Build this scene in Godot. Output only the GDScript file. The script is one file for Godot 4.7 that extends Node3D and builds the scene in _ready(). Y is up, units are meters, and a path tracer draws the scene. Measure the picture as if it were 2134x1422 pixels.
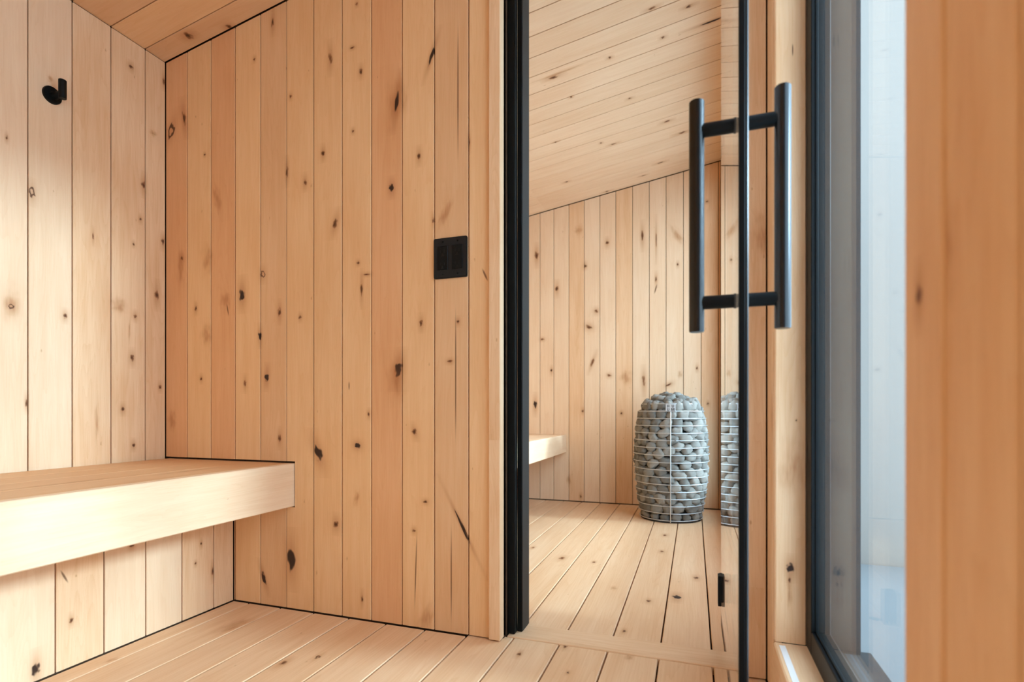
extends Node3D
# A pair of wood-lined rooms: a changing room with a bench, and a sauna behind a glass door.
# x runs right along the partition, y up, z towards the viewer; metres.

const EYE = 0.64            # height of the camera
const ZP = -1.375           # face of the partition, changing-room side
const ZS = -1.506           # face of the partition, sauna side
const ZF = -3.65            # back wall of the sauna
const XL = -1.778           # left wall
const XK = -1.465           # low wall under the bench
const XR = 0.164            # right wall
const ZN = 1.3              # wall behind the camera
const C0 = 2.1692           # front ceiling: y = C0 + CS * x
const CS = 0.16244
const D0 = 2.2254           # sauna ceiling: y = D0 + DS * x
const DS = 0.15673
const GAP = 0.0032

const PARTITION_KNOTS = [-1.301, 1.909, 0.014, 0.031, 1, 0, -1.377, 1.805, 0.010, 0.010, 1, 0, -1.075, 1.743, 0.016, 0.039, 1, 0, -1.229, 1.653, 0.011, 0.011, 1, 0, -1.691, 1.666, 0.020, 0.050, 1, -8, -1.751, 1.633, 0.032, 0.051, 4, 25, -1.102, 1.450, 0.016, 0.020, 1, 0, -1.595, 1.523, 0.009, 0.008, 1, 0, -1.172, 1.368, 0.015, 0.021, 1, 0, -1.243, 1.413, 0.012, 0.034, 1, 0, -1.539, 1.365, 0.026, 0.082, 2, -15, -1.700, 1.176, 0.016, 0.017, 1, 0, -1.707, 1.139, 0.032, 0.101, 2, 0, -1.582, 1.158, 0.039, 0.066, 2, 0, -1.635, 0.995, 0.013, 0.017, 1, 0, -1.492, 0.983, 0.006, 0.049, 3, -12, -1.501, 1.011, 0.038, 0.049, 2, 0, -1.430, 1.030, 0.029, 0.042, 0, 0, -1.342, 1.090, 0.022, 0.022, 4, 0, -1.273, 0.960, 0.016, 0.028, 1, 0, -1.191, 0.939, 0.013, 0.012, 1, 0, -1.354, 0.887, 0.014, 0.028, 0, 0, -1.417, 0.731, 0.012, 0.022, 1, 0, -1.326, 0.750, 0.018, 0.031, 0, 5, -1.611, 0.751, 0.013, 0.013, 1, 0, -1.273, 0.550, 0.014, 0.025, 1, 0, -1.122, 0.507, 0.031, 0.051, 0, -20, -1.748, 0.606, 0.032, 0.058, 2, 0, -1.587, 0.901, 0.039, 0.059, 2, 0, -1.057, 1.223, 0.020, 0.033, 1, 15, -1.225, 0.160, 0.034, 0.068, 0, 0, -1.338, 0.091, 0.016, 0.041, 0, -20, -0.964, 1.677, 0.014, 0.018, 1, 0, -0.994, 1.757, 0.017, 0.007, 1, 0, -0.978, 1.888, 0.010, 0.009, 1, 0, -0.838, 1.561, 0.065, 0.114, 2, 8, -0.838, 1.561, 0.015, 0.063, 0, 8, -0.722, 1.673, 0.012, 0.053, 0, 20, -0.992, 1.500, 0.010, 0.009, 1, 0, -0.763, 1.387, 0.014, 0.021, 1, 0, -0.856, 1.307, 0.018, 0.023, 0, 0, -0.679, 1.207, 0.024, 0.075, 2, 25, -0.603, 1.402, 0.007, 0.022, 1, 0, -0.717, 1.193, 0.008, 0.017, 1, 0, -0.638, 1.553, 0.005, 0.411, 3, 0, -0.973, 1.093, 0.012, 0.009, 1, 0, -0.942, 1.055, 0.022, 0.006, 1, 0, -0.961, 1.012, 0.010, 0.041, 1, 0, -0.756, 0.897, 0.014, 0.020, 1, 0, -0.638, 0.895, 0.011, 0.011, 1, 0, -0.663, 0.782, 0.018, 0.008, 1, 0, -0.832, 0.763, 0.029, 0.043, 0, 10, -0.838, 0.734, 0.049, 0.086, 2, 0, -0.555, 1.022, 0.007, 0.043, 3, -25, -0.935, 0.630, 0.010, 0.013, 1, 0, -0.976, 0.534, 0.028, 0.015, 0, 20, -0.778, 0.578, 0.016, 0.020, 1, -15, -1.006, 0.717, 0.005, 0.030, 3, 0, -0.645, 0.744, 0.005, 0.412, 3, 0, -0.978, 0.372, 0.017, 0.038, 2, 15, -1.054, 0.287, 0.021, 0.024, 1, 0, -0.742, 0.374, 0.016, 0.008, 1, 0, -0.780, 0.287, 0.013, 0.010, 1, 0, -0.624, 0.309, 0.009, 0.096, 0, -28, -0.739, 0.029, 0.035, 0.070, 2, 20, -0.959, 0.065, 0.009, 0.021, 1, 0, -0.659, 0.166, 0.005, 0.303, 3, 0, -0.774, 0.169, 0.005, 0.240, 3, 2]
const LEFT_KNOTS = [-1.253, 1.790, 0.018, 0.014, 1, 0, -1.369, 1.810, 0.011, 0.024, 1, 0, -0.916, 1.388, 0.007, 0.012, 1, 0, -0.975, 1.261, 0.016, 0.027, 4, 0, -1.295, 1.412, 0.015, 0.030, 1, 0, -1.285, 1.291, 0.010, 0.013, 1, 0, -1.331, 1.605, 0.021, 0.017, 2, 0, -1.262, 1.199, 0.008, 0.010, 1, 0, -1.366, 1.240, 0.014, 0.024, 1, 0, -1.136, 1.186, 0.006, 0.021, 1, 0, -0.927, 0.931, 0.037, 0.074, 2, 0, -0.926, 0.928, 0.015, 0.016, 4, 0, -1.058, 0.924, 0.013, 0.016, 1, 0, -1.267, 0.958, 0.013, 0.015, 1, 0, -1.343, 1.045, 0.016, 0.037, 1, 0, -1.257, 0.817, 0.016, 0.023, 1, 0, -1.355, 0.723, 0.012, 0.015, 1, 0, -1.226, 0.645, 0.014, 0.016, 1, 0, -1.262, 0.524, 0.013, 0.016, 1, 0, -0.961, 0.662, 0.008, 0.022, 1, 0, -1.214, 0.982, 0.040, 0.041, 2, 0, -1.146, 0.604, 0.011, 0.091, 2, 0, -1.020, 1.610, 0.012, 0.017, 2, 0, -1.248, 0.905, 0.006, 0.048, 2, 0]
const KNEE_KNOTS = [-0.810, 0.032, 0.017, 0.032, 0, 0, -0.870, 0.232, 0.006, 0.043, 3, 25, -1.035, 0.269, 0.016, 0.012, 1, 0, -0.885, 0.119, 0.010, 0.014, 1, 0, -1.232, 0.165, 0.008, 0.009, 1, 0, -1.293, 0.122, 0.011, 0.025, 1, 0, -1.252, 0.222, 0.007, 0.012, 1, 0]
const BACK_KNOTS = [-0.922, 1.506, 0.025, 0.044, 1, 0, -1.071, 1.759, 0.029, 0.062, 1, 0, -0.642, 1.332, 0.030, 0.023, 1, 0, -0.719, 1.652, 0.024, 0.023, 1, 0, -0.240, 1.785, 0.009, 0.109, 1, 0, -0.240, 1.519, 0.016, 0.038, 1, 0, -0.243, 1.455, 0.012, 0.071, 3, 15, -0.102, 1.606, 0.015, 0.019, 1, 0, -0.692, 1.225, 0.054, 0.023, 1, 25, -1.028, 1.153, 0.029, 0.014, 1, 0, -0.668, 0.977, 0.020, 0.060, 1, 20, -0.552, 0.884, 0.033, 0.017, 1, 15, -0.321, 0.844, 0.025, 0.071, 1, 0, -0.442, 0.865, 0.064, 0.078, 2, 0, -0.961, 0.927, 0.018, 0.027, 1, 0, -1.082, 0.685, 0.025, 0.059, 0, 0, -0.157, 0.815, 0.049, 0.016, 1, -25, -0.330, 1.818, 0.022, 0.071, 1, 0, -0.566, 1.797, 0.023, 0.030, 1, 0, 0.079, 1.998, 0.018, 0.012, 1, 0, 0.085, 0.687, 0.015, 0.016, 1, 0, 0.018, 0.919, 0.015, 0.022, 1, 0, -0.087, 0.880, 0.024, 0.044, 2, 0, -0.736, 0.640, 0.017, 0.020, 1, 0, -0.468, 0.624, 0.019, 0.016, 1, 0, -0.108, 1.800, 0.042, 0.108, 2, -30, -0.763, 1.905, 0.048, 0.061, 2, 0, -0.835, 0.153, 0.028, 0.068, 2, 0, -0.750, 0.042, 0.017, 0.020, 1, 0]
const CEIL_KNOTS = [-0.595, -2.293, 0.041, 0.020, 1, 0, -0.554, -2.279, 0.205, 0.013, 2, 0, -0.346, -2.301, 0.014, 0.016, 1, 0, -0.124, -2.299, 0.014, 0.016, 1, 0, -0.155, -2.112, 0.030, 0.016, 1, 0, 0.074, -2.311, 0.092, 0.013, 0, 0, -0.140, -2.969, 0.033, 0.020, 1, 0, -0.062, -3.140, 0.046, 0.021, 1, 0, -0.199, -3.429, 0.037, 0.018, 1, 0, -0.772, -3.306, 0.024, 0.017, 1, 0, -0.496, -2.973, 0.011, 0.016, 1, 0, -0.434, -3.026, 0.031, 0.016, 1, 0, -0.716, -2.814, 0.019, 0.012, 1, 0, -0.555, -2.475, 0.012, 0.014, 1, 0, -0.299, -2.646, 0.018, 0.015, 1, 0, -0.020, -2.177, 0.026, 0.016, 1, 0, -0.314, -3.539, 0.029, 0.014, 1, 0, -0.564, -3.617, 0.032, 0.014, 1, 0]
const CEIL_FRONT_KNOTS = [-1.615, -1.329, 0.026, 0.032, 1, 0, -1.478, -1.366, 0.020, 0.023, 1, 0]
const FLOOR_KNOTS = [-0.542, -2.231, 0.027, 0.039, 1, 0, -0.711, -2.359, 0.017, 0.024, 1, 0, -0.058, -1.894, 0.028, 0.040, 0, 0, 0.007, -2.136, 0.022, 0.032, 1, 0, -0.146, -1.825, 0.016, 0.023, 1, 0, -0.193, -1.552, 0.012, 0.018, 1, 0, -0.140, -2.484, 0.021, 0.030, 1, 0, -0.142, -2.815, 0.024, 0.034, 1, 0, -0.276, -1.917, 0.023, 0.034, 2, 0, -0.331, -1.399, 0.013, 0.019, 1, 0, -0.435, -1.316, 0.012, 0.018, 1, 0, -0.924, -1.130, 0.013, 0.019, 4, 0, -0.985, -1.074, 0.018, 0.026, 1, 0, -1.294, -1.216, 0.062, 0.089, 2, 0, -1.412, -0.943, 0.018, 0.026, 2, 0, -0.400, -2.218, 0.015, 0.022, 1, 0, -0.160, -1.394, 0.020, 0.036, 2, 0, -0.292, -1.261, 0.007, 0.010, 1, 0]

var rng := RandomNumberGenerator.new()
var grain: Image            # grain running down the picture
var grain_across: Image     # grain running across the picture
var mats := {}
var noise := FastNoiseLite.new()
var name_count := {}


func _ready() -> void:
	rng.seed = 4
	set_camera()
	set_light()
	make_grain()
	make_materials()
	build_floor()
	build_left_wall()
	build_partition()
	build_back_wall()
	build_ceilings()
	build_right_wall()
	build_shell()
	build_outside()
	build_window_one()
	build_window_two()
	build_door()
	build_bench()
	build_sauna_bench()
	build_hook()
	build_outlet()
	build_stove()
	build_stones()


# ---------------------------------------------------------------- view and light

func set_camera() -> void:
	var cam := Camera3D.new()
	cam.name = "camera"
	add_child(cam)
	cam.position = Vector3(0, EYE, 0)
	cam.rotation = Vector3(0, atan(379.0 / 1100.0), 0)
	cam.keep_aspect = Camera3D.KEEP_HEIGHT
	var near := 0.05
	var lens := CameraAttributesPhysical.new()
	lens.frustum_near = near
	lens.frustum_far = 200.0
	lens.frustum_focal_length = 19.0
	lens.frustum_focus_distance = 1.75
	lens.exposure_aperture = 3.4
	cam.attributes = lens
	cam.set_frustum(1422.0 / 1100.0 * near, Vector2(0, (856.0 - 711.0) / 1100.0 * near), near, 200.0)
	cam.current = true


func set_light() -> void:
	var env := Environment.new()
	env.background_mode = Environment.BG_SKY
	var sky := Sky.new()
	var sm := ProceduralSkyMaterial.new()
	sm.sky_top_color = Color(0.75, 0.89, 1.0)
	sm.sky_horizon_color = Color(0.80, 0.92, 1.0)
	sm.ground_bottom_color = Color(0.72, 0.84, 0.92)
	sm.ground_horizon_color = Color(0.79, 0.90, 0.98)
	sm.sky_curve = 0.2
	sky.sky_material = sm
	env.sky = sky
	env.background_energy_multiplier = 4.6
	env.tonemap_mode = Environment.TONE_MAPPER_LINEAR
	env.tonemap_exposure = 1.22
	env.sdfgi_enabled = true
	env.ssao_enabled = true
	env.ssil_enabled = true
	var we := WorldEnvironment.new()
	we.name = "environment"
	we.environment = env
	add_child(we)
	var sun := DirectionalLight3D.new()
	sun.name = "sun"
	add_child(sun)
	var up := deg_to_rad(20.5)
	sun.basis = Basis.looking_at(Vector3(-cos(up), -sin(up), 0.0))
	sun.light_color = Color(0.74, 0.90, 1.0)
	sun.light_energy = 1.08
	sun.light_angular_distance = 8.0
	sun.sky_mode = DirectionalLight3D.SKY_MODE_LIGHT_ONLY
	sun.shadow_enabled = true


# ---------------------------------------------------------------- names and metas

func tag(o: Node, label: String, category: String, group := "", kind := "") -> void:
	o.set_meta("label", label)
	o.set_meta("category", category)
	if group:
		o.set_meta("group", group)
	if kind:
		o.set_meta("kind", kind)


func base(called: String, at := Vector3.ZERO) -> Node3D:
	var o := Node3D.new()
	o.name = numbered(called)
	o.position = at
	add_child(o, true)
	return o


func numbered(called: String) -> String:
	var n: int = name_count.get(called, 0)
	name_count[called] = n + 1
	return called if n == 0 else "%s_%03d" % [called, n]


func put(parent: Node3D, called: String, m: Mesh, mat: Material) -> MeshInstance3D:
	var o := MeshInstance3D.new()
	o.name = called
	o.mesh = m
	o.material_override = mat
	parent.add_child(o, true)
	return o


# ---------------------------------------------------------------- mesh helpers

func tool_() -> SurfaceTool:
	var st := SurfaceTool.new()
	st.begin(Mesh.PRIMITIVE_TRIANGLES)
	return st


func face(st: SurfaceTool, p: Array, n: Vector3, uv: Array) -> void:
	var q := p.duplicate()
	var t := uv.duplicate()
	var k := (q[1] - q[0] as Vector3).cross(q[2] - q[0] as Vector3)
	if k.dot(n) > 0.0:
		q.reverse()
		t.reverse()
	for i in range(1, q.size() - 1):
		for j in [0, i, i + 1]:
			st.set_normal(n)
			st.set_uv(t[j])
			st.add_vertex(q[j])


# A plank in the frame O, U (across), V (along), N (out of the face): from u0 to u1 across, with ends that may be cut askew
# (b0, b1 below and t0, t1 above, at u0 and u1). sheet maps (u, v) to the picture of that surface.
func plank(f: Dictionary, u0: float, u1: float, b0: float, b1: float, t0: float, t1: float, deep := 0.016, c := 0.0012) -> ArrayMesh:
	var st := tool_()
	var o: Vector3 = f.o
	var ux: Vector3 = f.u
	var vx: Vector3 = f.v
	var nx: Vector3 = f.n
	var cross := [[u0, -deep], [u0, -c], [u0 + c, 0.0], [u1 - c, 0.0], [u1, -c], [u1, -deep]]
	var low := []
	var top := []
	var luv := []
	var tuv := []
	for e in cross:
		var s: float = (e[0] - u0) / (u1 - u0)
		var vb: float = lerpf(b0, b1, s)
		var vt: float = lerpf(t0, t1, s)
		low.append(o + ux * e[0] + vx * vb + nx * e[1])
		top.append(o + ux * e[0] + vx * vt + nx * e[1])
		luv.append(sheet_uv(f, e[0], vb))
		tuv.append(sheet_uv(f, e[0], vt))
	for i in 5:
		var d: Array = cross[i + 1]
		var a: Array = cross[i]
		var across: Vector3 = ux * (d[0] - a[0]) + nx * (d[1] - a[1])
		var n: Vector3 = (nx * (d[0] - a[0]) - ux * (d[1] - a[1])).normalized()
		if across.length() > 0.0:
			face(st, [low[i], low[i + 1], top[i + 1], top[i]], n, [luv[i], luv[i + 1], tuv[i + 1], tuv[i]])
	face(st, low, -vx.normalized(), luv)
	face(st, top, vx.normalized(), tuv)
	return st.commit()


func sheet_uv(f: Dictionary, u: float, v: float) -> Vector2:
	var a := v if f.swap else u
	var b := u if f.swap else v
	return Vector2((a - f.a0) / f.w, 1.0 - (b - f.b0) / f.h)


# A board of any outline in the frame (for notches): outline is a list of (u, v).
func cut_board(f: Dictionary, outline: PackedVector2Array, deep := 0.016) -> ArrayMesh:
	var st := tool_()
	var idx := Geometry2D.triangulate_polygon(outline)
	for k in range(0, idx.size(), 3):
		var p := []
		var uv := []
		for j in 3:
			var e := outline[idx[k + j]]
			p.append(f.o + f.u * e.x + f.v * e.y)
			uv.append(sheet_uv(f, e.x, e.y))
		face(st, p, f.n, uv)
	var n := outline.size()
	var turn := 1.0 if Geometry2D.is_polygon_clockwise(outline) else -1.0
	for k in n:
		var a := outline[k]
		var b := outline[(k + 1) % n]
		var d := (b - a).normalized()
		var out: Vector3 = (f.u * -d.y + f.v * d.x) * turn
		var pa: Vector3 = f.o + f.u * a.x + f.v * a.y
		var pb: Vector3 = f.o + f.u * b.x + f.v * b.y
		var ua := sheet_uv(f, a.x, a.y)
		var ub := sheet_uv(f, b.x, b.y)
		face(st, [pa, pb, pb - f.n * deep, pa - f.n * deep], out, [ua, ub, ub, ua])
	return st.commit()


# A box with chamfered edges between two corners. Grain or brushing runs along its longest side.
func add_box(st: SurfaceTool, lo: Vector3, hi: Vector3, c := 0.0015, k := 1.0, shift := Vector2.ZERO) -> void:
	var size := hi - lo
	c = minf(c, minf(size.x, minf(size.y, size.z)) * 0.45)
	var long := size.max_axis_index()
	var mid := (lo + hi) * 0.5
	var h := size * 0.5
	for a in 3:
		var b := (a + 1) % 3
		var d := (a + 2) % 3
		for s in [-1.0, 1.0]:
			var n := Vector3.ZERO
			n[a] = s
			var p := []
			for e in [[-1, -1], [1, -1], [1, 1], [-1, 1]]:
				var q := mid
				q[a] += s * h[a]
				q[b] += e[0] * (h[b] - c)
				q[d] += e[1] * (h[d] - c)
				p.append(q)
			face(st, p, n, box_uv(p, a, long, k, shift))
		for s in [-1.0, 1.0]:
			for t in [-1.0, 1.0]:
				var n := Vector3.ZERO
				n[b] = s
				n[d] = t
				var p := []
				for e in [-1.0, 1.0]:
					var q := mid
					q[a] += e * (h[a] - c)
					q[b] += s * h[b]
					q[d] += t * (h[d] - c)
					var r := q
					r[b] = mid[b] + s * (h[b] - c)
					r[d] = mid[d] + t * h[d]
					if e < 0.0:
						p.append(q)
						p.append(r)
					else:
						p.append(r)
						p.append(q)
				face(st, p, n.normalized(), box_uv(p, b, long, k, shift))
	for sx in [-1.0, 1.0]:
		for sy in [-1.0, 1.0]:
			for sz in [-1.0, 1.0]:
				var s := Vector3(sx, sy, sz)
				var p := []
				for a in 3:
					var q := mid + s * (h - Vector3.ONE * c)
					q[a] = mid[a] + s[a] * h[a]
					p.append(q)
				face(st, p, s.normalized(), box_uv(p, 0, long, k, shift))


func box_uv(p: Array, normal_axis: int, long: int, k: float, shift: Vector2) -> Array:
	var side := 3 - normal_axis - long if normal_axis != long else (long + 1) % 3
	var along := long if normal_axis != long else (long + 2) % 3
	var uv := []
	for q in p:
		uv.append(Vector2(q[side] * k * 1.9, q[along] * k * 0.62) + shift)
	return uv


func box(lo: Vector3, hi: Vector3, c := 0.0015) -> ArrayMesh:
	var st := tool_()
	add_box(st, lo, hi, c, 1.0, Vector2(rng.randf(), rng.randf()))
	return st.commit()


# A tube along a path of points (closed or open, with flat caps), of one radius or a list of radii.
func add_tube(st: SurfaceTool, path: PackedVector3Array, radii: Array, sides := 12, closed := false) -> void:
	var n := path.size()
	var rings := []
	var norms := []
	var ref := Vector3.UP
	for i in n:
		var a := path[(i - 1 + n) % n] if closed or i > 0 else path[0]
		var b := path[(i + 1) % n] if closed or i < n - 1 else path[n - 1]
		var t := (b - a).normalized()
		if absf(t.dot(ref)) > 0.95:
			ref = Vector3.RIGHT if absf(t.x) < 0.9 else Vector3.BACK
		var x := t.cross(ref).normalized()
		var y := x.cross(t).normalized()
		var r: float = radii[mini(i, radii.size() - 1)]
		var ring := []
		var norm := []
		for j in sides:
			var w := TAU * j / sides
			var d := x * cos(w) + y * sin(w)
			ring.append(path[i] + d * r)
			norm.append(d)
		rings.append(ring)
		norms.append(norm)
	for i in (n if closed else n - 1):
		var k := (i + 1) % n
		for j in sides:
			var l := (j + 1) % sides
			var q := [rings[i][j], rings[i][l], rings[k][l], rings[k][j]]
			var m := [norms[i][j], norms[i][l], norms[k][l], norms[k][j]]
			var order := [0, 1, 2, 0, 2, 3]
			var out: Vector3 = m[0] + m[2]
			if (q[1] - q[0] as Vector3).cross(q[2] - q[0] as Vector3).dot(out) > 0.0:
				order = [0, 2, 1, 0, 3, 2]
			for o in order:
				st.set_normal(m[o])
				st.set_uv(Vector2.ZERO)
				st.add_vertex(q[o])
	if not closed:
		for e in [0, n - 1]:
			var t := (path[0] - path[1]) if e == 0 else (path[n - 1] - path[n - 2])
			var uv := []
			uv.resize(sides)
			uv.fill(Vector2.ZERO)
			face(st, rings[e], t.normalized(), uv)


func tube(path: Array, radii: Array, sides := 16, closed := false) -> ArrayMesh:
	var st := tool_()
	add_tube(st, PackedVector3Array(path), radii, sides, closed)
	return st.commit()


# A round bar with a small chamfer at both ends.
func bar(a: Vector3, b: Vector3, r: float, c := 0.0012, sides := 32) -> ArrayMesh:
	var d := (b - a).normalized()
	var st := tool_()
	add_tube(st, PackedVector3Array([a + d * c, b - d * c]), [r], sides)
	add_tube(st, PackedVector3Array([a, a + d * c]), [r - c, r], sides)
	add_tube(st, PackedVector3Array([b - d * c, b]), [r, r - c], sides)
	return st.commit()


# ---------------------------------------------------------------- wood

func stretched(seed_: int, freq: float, w: int, h: int, tw: int, th: int) -> PackedByteArray:
	var n := FastNoiseLite.new()
	n.seed = seed_
	n.noise_type = FastNoiseLite.TYPE_SIMPLEX_SMOOTH
	n.frequency = freq
	n.fractal_octaves = 3
	var im := n.get_image(w, h)
	im.resize(tw, th, Image.INTERPOLATE_CUBIC)
	im.convert(Image.FORMAT_L8)
	return im.get_data()


func make_grain() -> void:
	var w := 896
	var h := 1600
	var fine := stretched(11, 0.30, w, 56, w, h)
	var mid := stretched(12, 0.05, w, 90, w, h)
	var ring := stretched(13, 0.012, w, 120, w, h)
	var blot := stretched(14, 0.03, 140, 130, w, h)
	var data := PackedByteArray()
	data.resize(w * h * 3)
	var light := Vector3(WOOD_LIGHT[0], WOOD_LIGHT[1], WOOD_LIGHT[2])
	var dark := Vector3(WOOD_DARK[0], WOOD_DARK[1], WOOD_DARK[2])
	var rows := PackedByteArray()
	rows.resize(256)
	for i in 256:   # growth rings: soft on one side, sharper on the other
		var s := fposmod(i / 255.0 * 11.0, 1.0)
		rows[i] = int(255.0 * s * s * s)
	for i in w * h:
		var t := 0.24 + fine[i] * 0.00075 + mid[i] * 0.0011 + blot[i] * 0.0013 - rows[ring[i]] * 0.0005
		t = clampf(t, 0.0, 1.0)
		data[i * 3] = int(dark.x + (light.x - dark.x) * t)
		data[i * 3 + 1] = int(dark.y + (light.y - dark.y) * t)
		data[i * 3 + 2] = int(dark.z + (light.z - dark.z) * t)
	grain = Image.create_from_data(w, h, false, Image.FORMAT_RGB8, data)
	grain_across = grain.duplicate()
	grain_across.rotate_90(CLOCKWISE)
	noise.seed = 5
	noise.frequency = 0.035
	noise.fractal_octaves = 2

const WOOD_LIGHT = [248, 210, 170]
const WOOD_DARK = [216, 158, 108]
# Colours of single boards laid over the grain: none, redder, paler, yellower, browner.
const TONES = [[0, 0, 0, 0.0], [222, 142, 84, 0.42], [246, 224, 196, 0.32], [236, 174, 110, 0.36], [214, 152, 98, 0.36]]


# The picture of one boarded surface: a0..a0+w across the picture, b0..b0+h up it, at ppm pixels per metre.
# boards: list of (from, to, tone) across the boards. along_a: the boards run across the picture.
func wood_sheet(a0: float, b0: float, w: float, h: float, ppm: float, boards: Array, along_a: bool, knots: Array) -> Image:
	var pw := int(w * ppm)
	var ph := int(h * ppm)
	var im := Image.create(pw, ph, false, Image.FORMAT_RGBA8)
	im.fill(Color8(214, 166, 120))
	var src := (grain_across if along_a else grain).duplicate() as Image
	src.convert(Image.FORMAT_RGBA8)
	for b in boards:
		var p0: int
		var p1: int
		if along_a:
			p0 = int((h - (b[1] - b0)) * ppm)
			p1 = int((h - (b[0] - b0)) * ppm)
		else:
			p0 = int((b[0] - a0) * ppm)
			p1 = int((b[1] - a0) * ppm)
		p0 = clampi(p0, 0, (ph if along_a else pw) - 1)
		p1 = clampi(p1 + 1, p0 + 1, ph if along_a else pw)
		var need := Vector2i(pw, p1 - p0) if along_a else Vector2i(p1 - p0, ph)
		var strip := Image.create(need.x, need.y, false, Image.FORMAT_RGBA8)
		var sx := rng.randi_range(0, maxi(0, src.get_width() - need.x - 1))
		var sy := rng.randi_range(0, maxi(0, src.get_height() - need.y - 1))
		var got := src.get_region(Rect2i(sx, sy, mini(need.x, src.get_width() - sx), mini(need.y, src.get_height() - sy)))
		if got.get_size() != need:
			got.resize(need.x, need.y, Image.INTERPOLATE_CUBIC)
		if rng.randf() < 0.5:
			if along_a:
				got.flip_x()
			else:
				got.flip_y()
		strip = got
		var tone: Array = TONES[b[2]]
		var over := Image.create(need.x, need.y, false, Image.FORMAT_RGBA8)
		var v := rng.randf_range(-6.0, 6.0)
		if tone[3] > 0.0:
			over.fill(Color(clampf((tone[0] + v) / 255.0, 0, 1), clampf((tone[1] + v) / 255.0, 0, 1), clampf((tone[2] + v) / 255.0, 0, 1), tone[3]))
			strip.blend_rect(over, Rect2i(Vector2i.ZERO, need), Vector2i.ZERO)
		im.blit_rect(strip, Rect2i(Vector2i.ZERO, need), Vector2i(0, p0) if along_a else Vector2i(p0, 0))
	for k in range(0, knots.size(), 6):
		stain(im, (knots[k] - a0) * ppm, (h - (knots[k + 1] - b0)) * ppm, knots[k + 2] * ppm * 0.43, knots[k + 3] * ppm * 0.45, knots[k + 4], deg_to_rad(knots[k + 5]), along_a)
	for k in int(w * h * 12.0):   # faint specks and pin knots of the wood
		var s := rng.randf_range(0.002, 0.0042)
		stain(im, rng.randf() * pw, rng.randf() * ph, s * ppm * (1.6 if along_a else 0.7), s * ppm * (0.7 if along_a else 1.8), 5, 0.0, along_a)
	im.generate_mipmaps()
	return im


# A knot or stain in the wood. kind: 0 dark knot, 1 brown knot, 2 smudge, 3 crack, 4 ringed knot, 5 fleck.
func stain(im: Image, cx: float, cy: float, sa: float, sb: float, kind: int, turn: float, along_a: bool) -> void:
	sa = maxf(sa, 0.8)
	sb = maxf(sb, 0.8)
	var reach := 1.5 if kind == 3 or kind == 5 else 2.2 if kind == 2 else 3.4
	var box_half := maxf(sa, sb) * reach + 1.0
	var hx := box_half if absf(turn) > 0.01 else sa * reach + 1.0
	var hy := box_half if absf(turn) > 0.01 else sb * reach + 1.0
	var c := cos(turn)
	var s := sin(turn)
	var shift := cx * 3.1 + cy * 1.7
	for y in range(maxi(0, int(cy - hy)), mini(im.get_height(), int(cy + hy) + 1)):
		for x in range(maxi(0, int(cx - hx)), mini(im.get_width(), int(cx + hx) + 1)):
			var dx := x - cx
			var dy := y - cy
			var u := (dx * c + dy * s) / sa
			var v := (-dx * s + dy * c) / sb
			var wob := noise.get_noise_2d(u * 16.0 + shift, v * 16.0)
			var r := sqrt(u * u + v * v) + wob * 0.55
			var lu := u * 0.42 if not along_a else u * 0.26
			var lv := v * 0.26 if not along_a else v * 0.42
			var halo := exp(-(lu * lu + lv * lv) * 2.2)
			var p := im.get_pixel(x, y)
			match kind:
				0:
					p = p.lerp(Color8(150, 84, 44), 0.34 * halo)
					p = p.lerp(Color8(42, 25, 17), 0.9 * (1.0 - smoothstep(0.62, 1.15, r)))
				1:
					p = p.lerp(Color8(160, 96, 54), 0.34 * halo)
					p = p.lerp(Color8(104, 58, 30), 0.70 * (1.0 - smoothstep(0.45, 1.2, r)))
					p = p.lerp(Color8(58, 32, 18), 0.6 * (1.0 - smoothstep(0.1, 0.55, r)))
				2:
					var stripe := 0.8 + 0.3 * noise.get_noise_2d(x * (0.8 if along_a else 5.0) + shift, y * (5.0 if along_a else 0.8))
					p = p.lerp(Color8(158, 92, 48), clampf(0.50 * exp(-r * r * 0.9) * stripe, 0.0, 0.6))
				3:
					p = p.lerp(Color8(74, 40, 22), 0.62 * (1.0 - smoothstep(0.4, 1.2, sqrt(u * u + v * v))))
				4:
					p = p.lerp(Color8(160, 96, 54), 0.25 * halo)
					p = p.lerp(Color8(66, 36, 20), 0.75 * (1.0 - smoothstep(0.08, 0.34, absf(r - 0.8))))
				_:
					p = p.lerp(Color8(150, 90, 50), 0.33 * (1.0 - smoothstep(0.2, 1.2, r)))
			im.set_pixel(x, y, p)


func wood(im: Image, rough := 0.55) -> StandardMaterial3D:
	var m := StandardMaterial3D.new()
	m.albedo_texture = ImageTexture.create_from_image(im)
	m.roughness = rough
	m.metallic_specular = 0.35
	return m


func plain(c: Color, rough := 0.6, metal := 0.0, spec := 0.5) -> StandardMaterial3D:
	var m := StandardMaterial3D.new()
	m.albedo_color = c
	m.roughness = rough
	m.metallic = metal
	m.metallic_specular = spec
	return m


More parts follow.
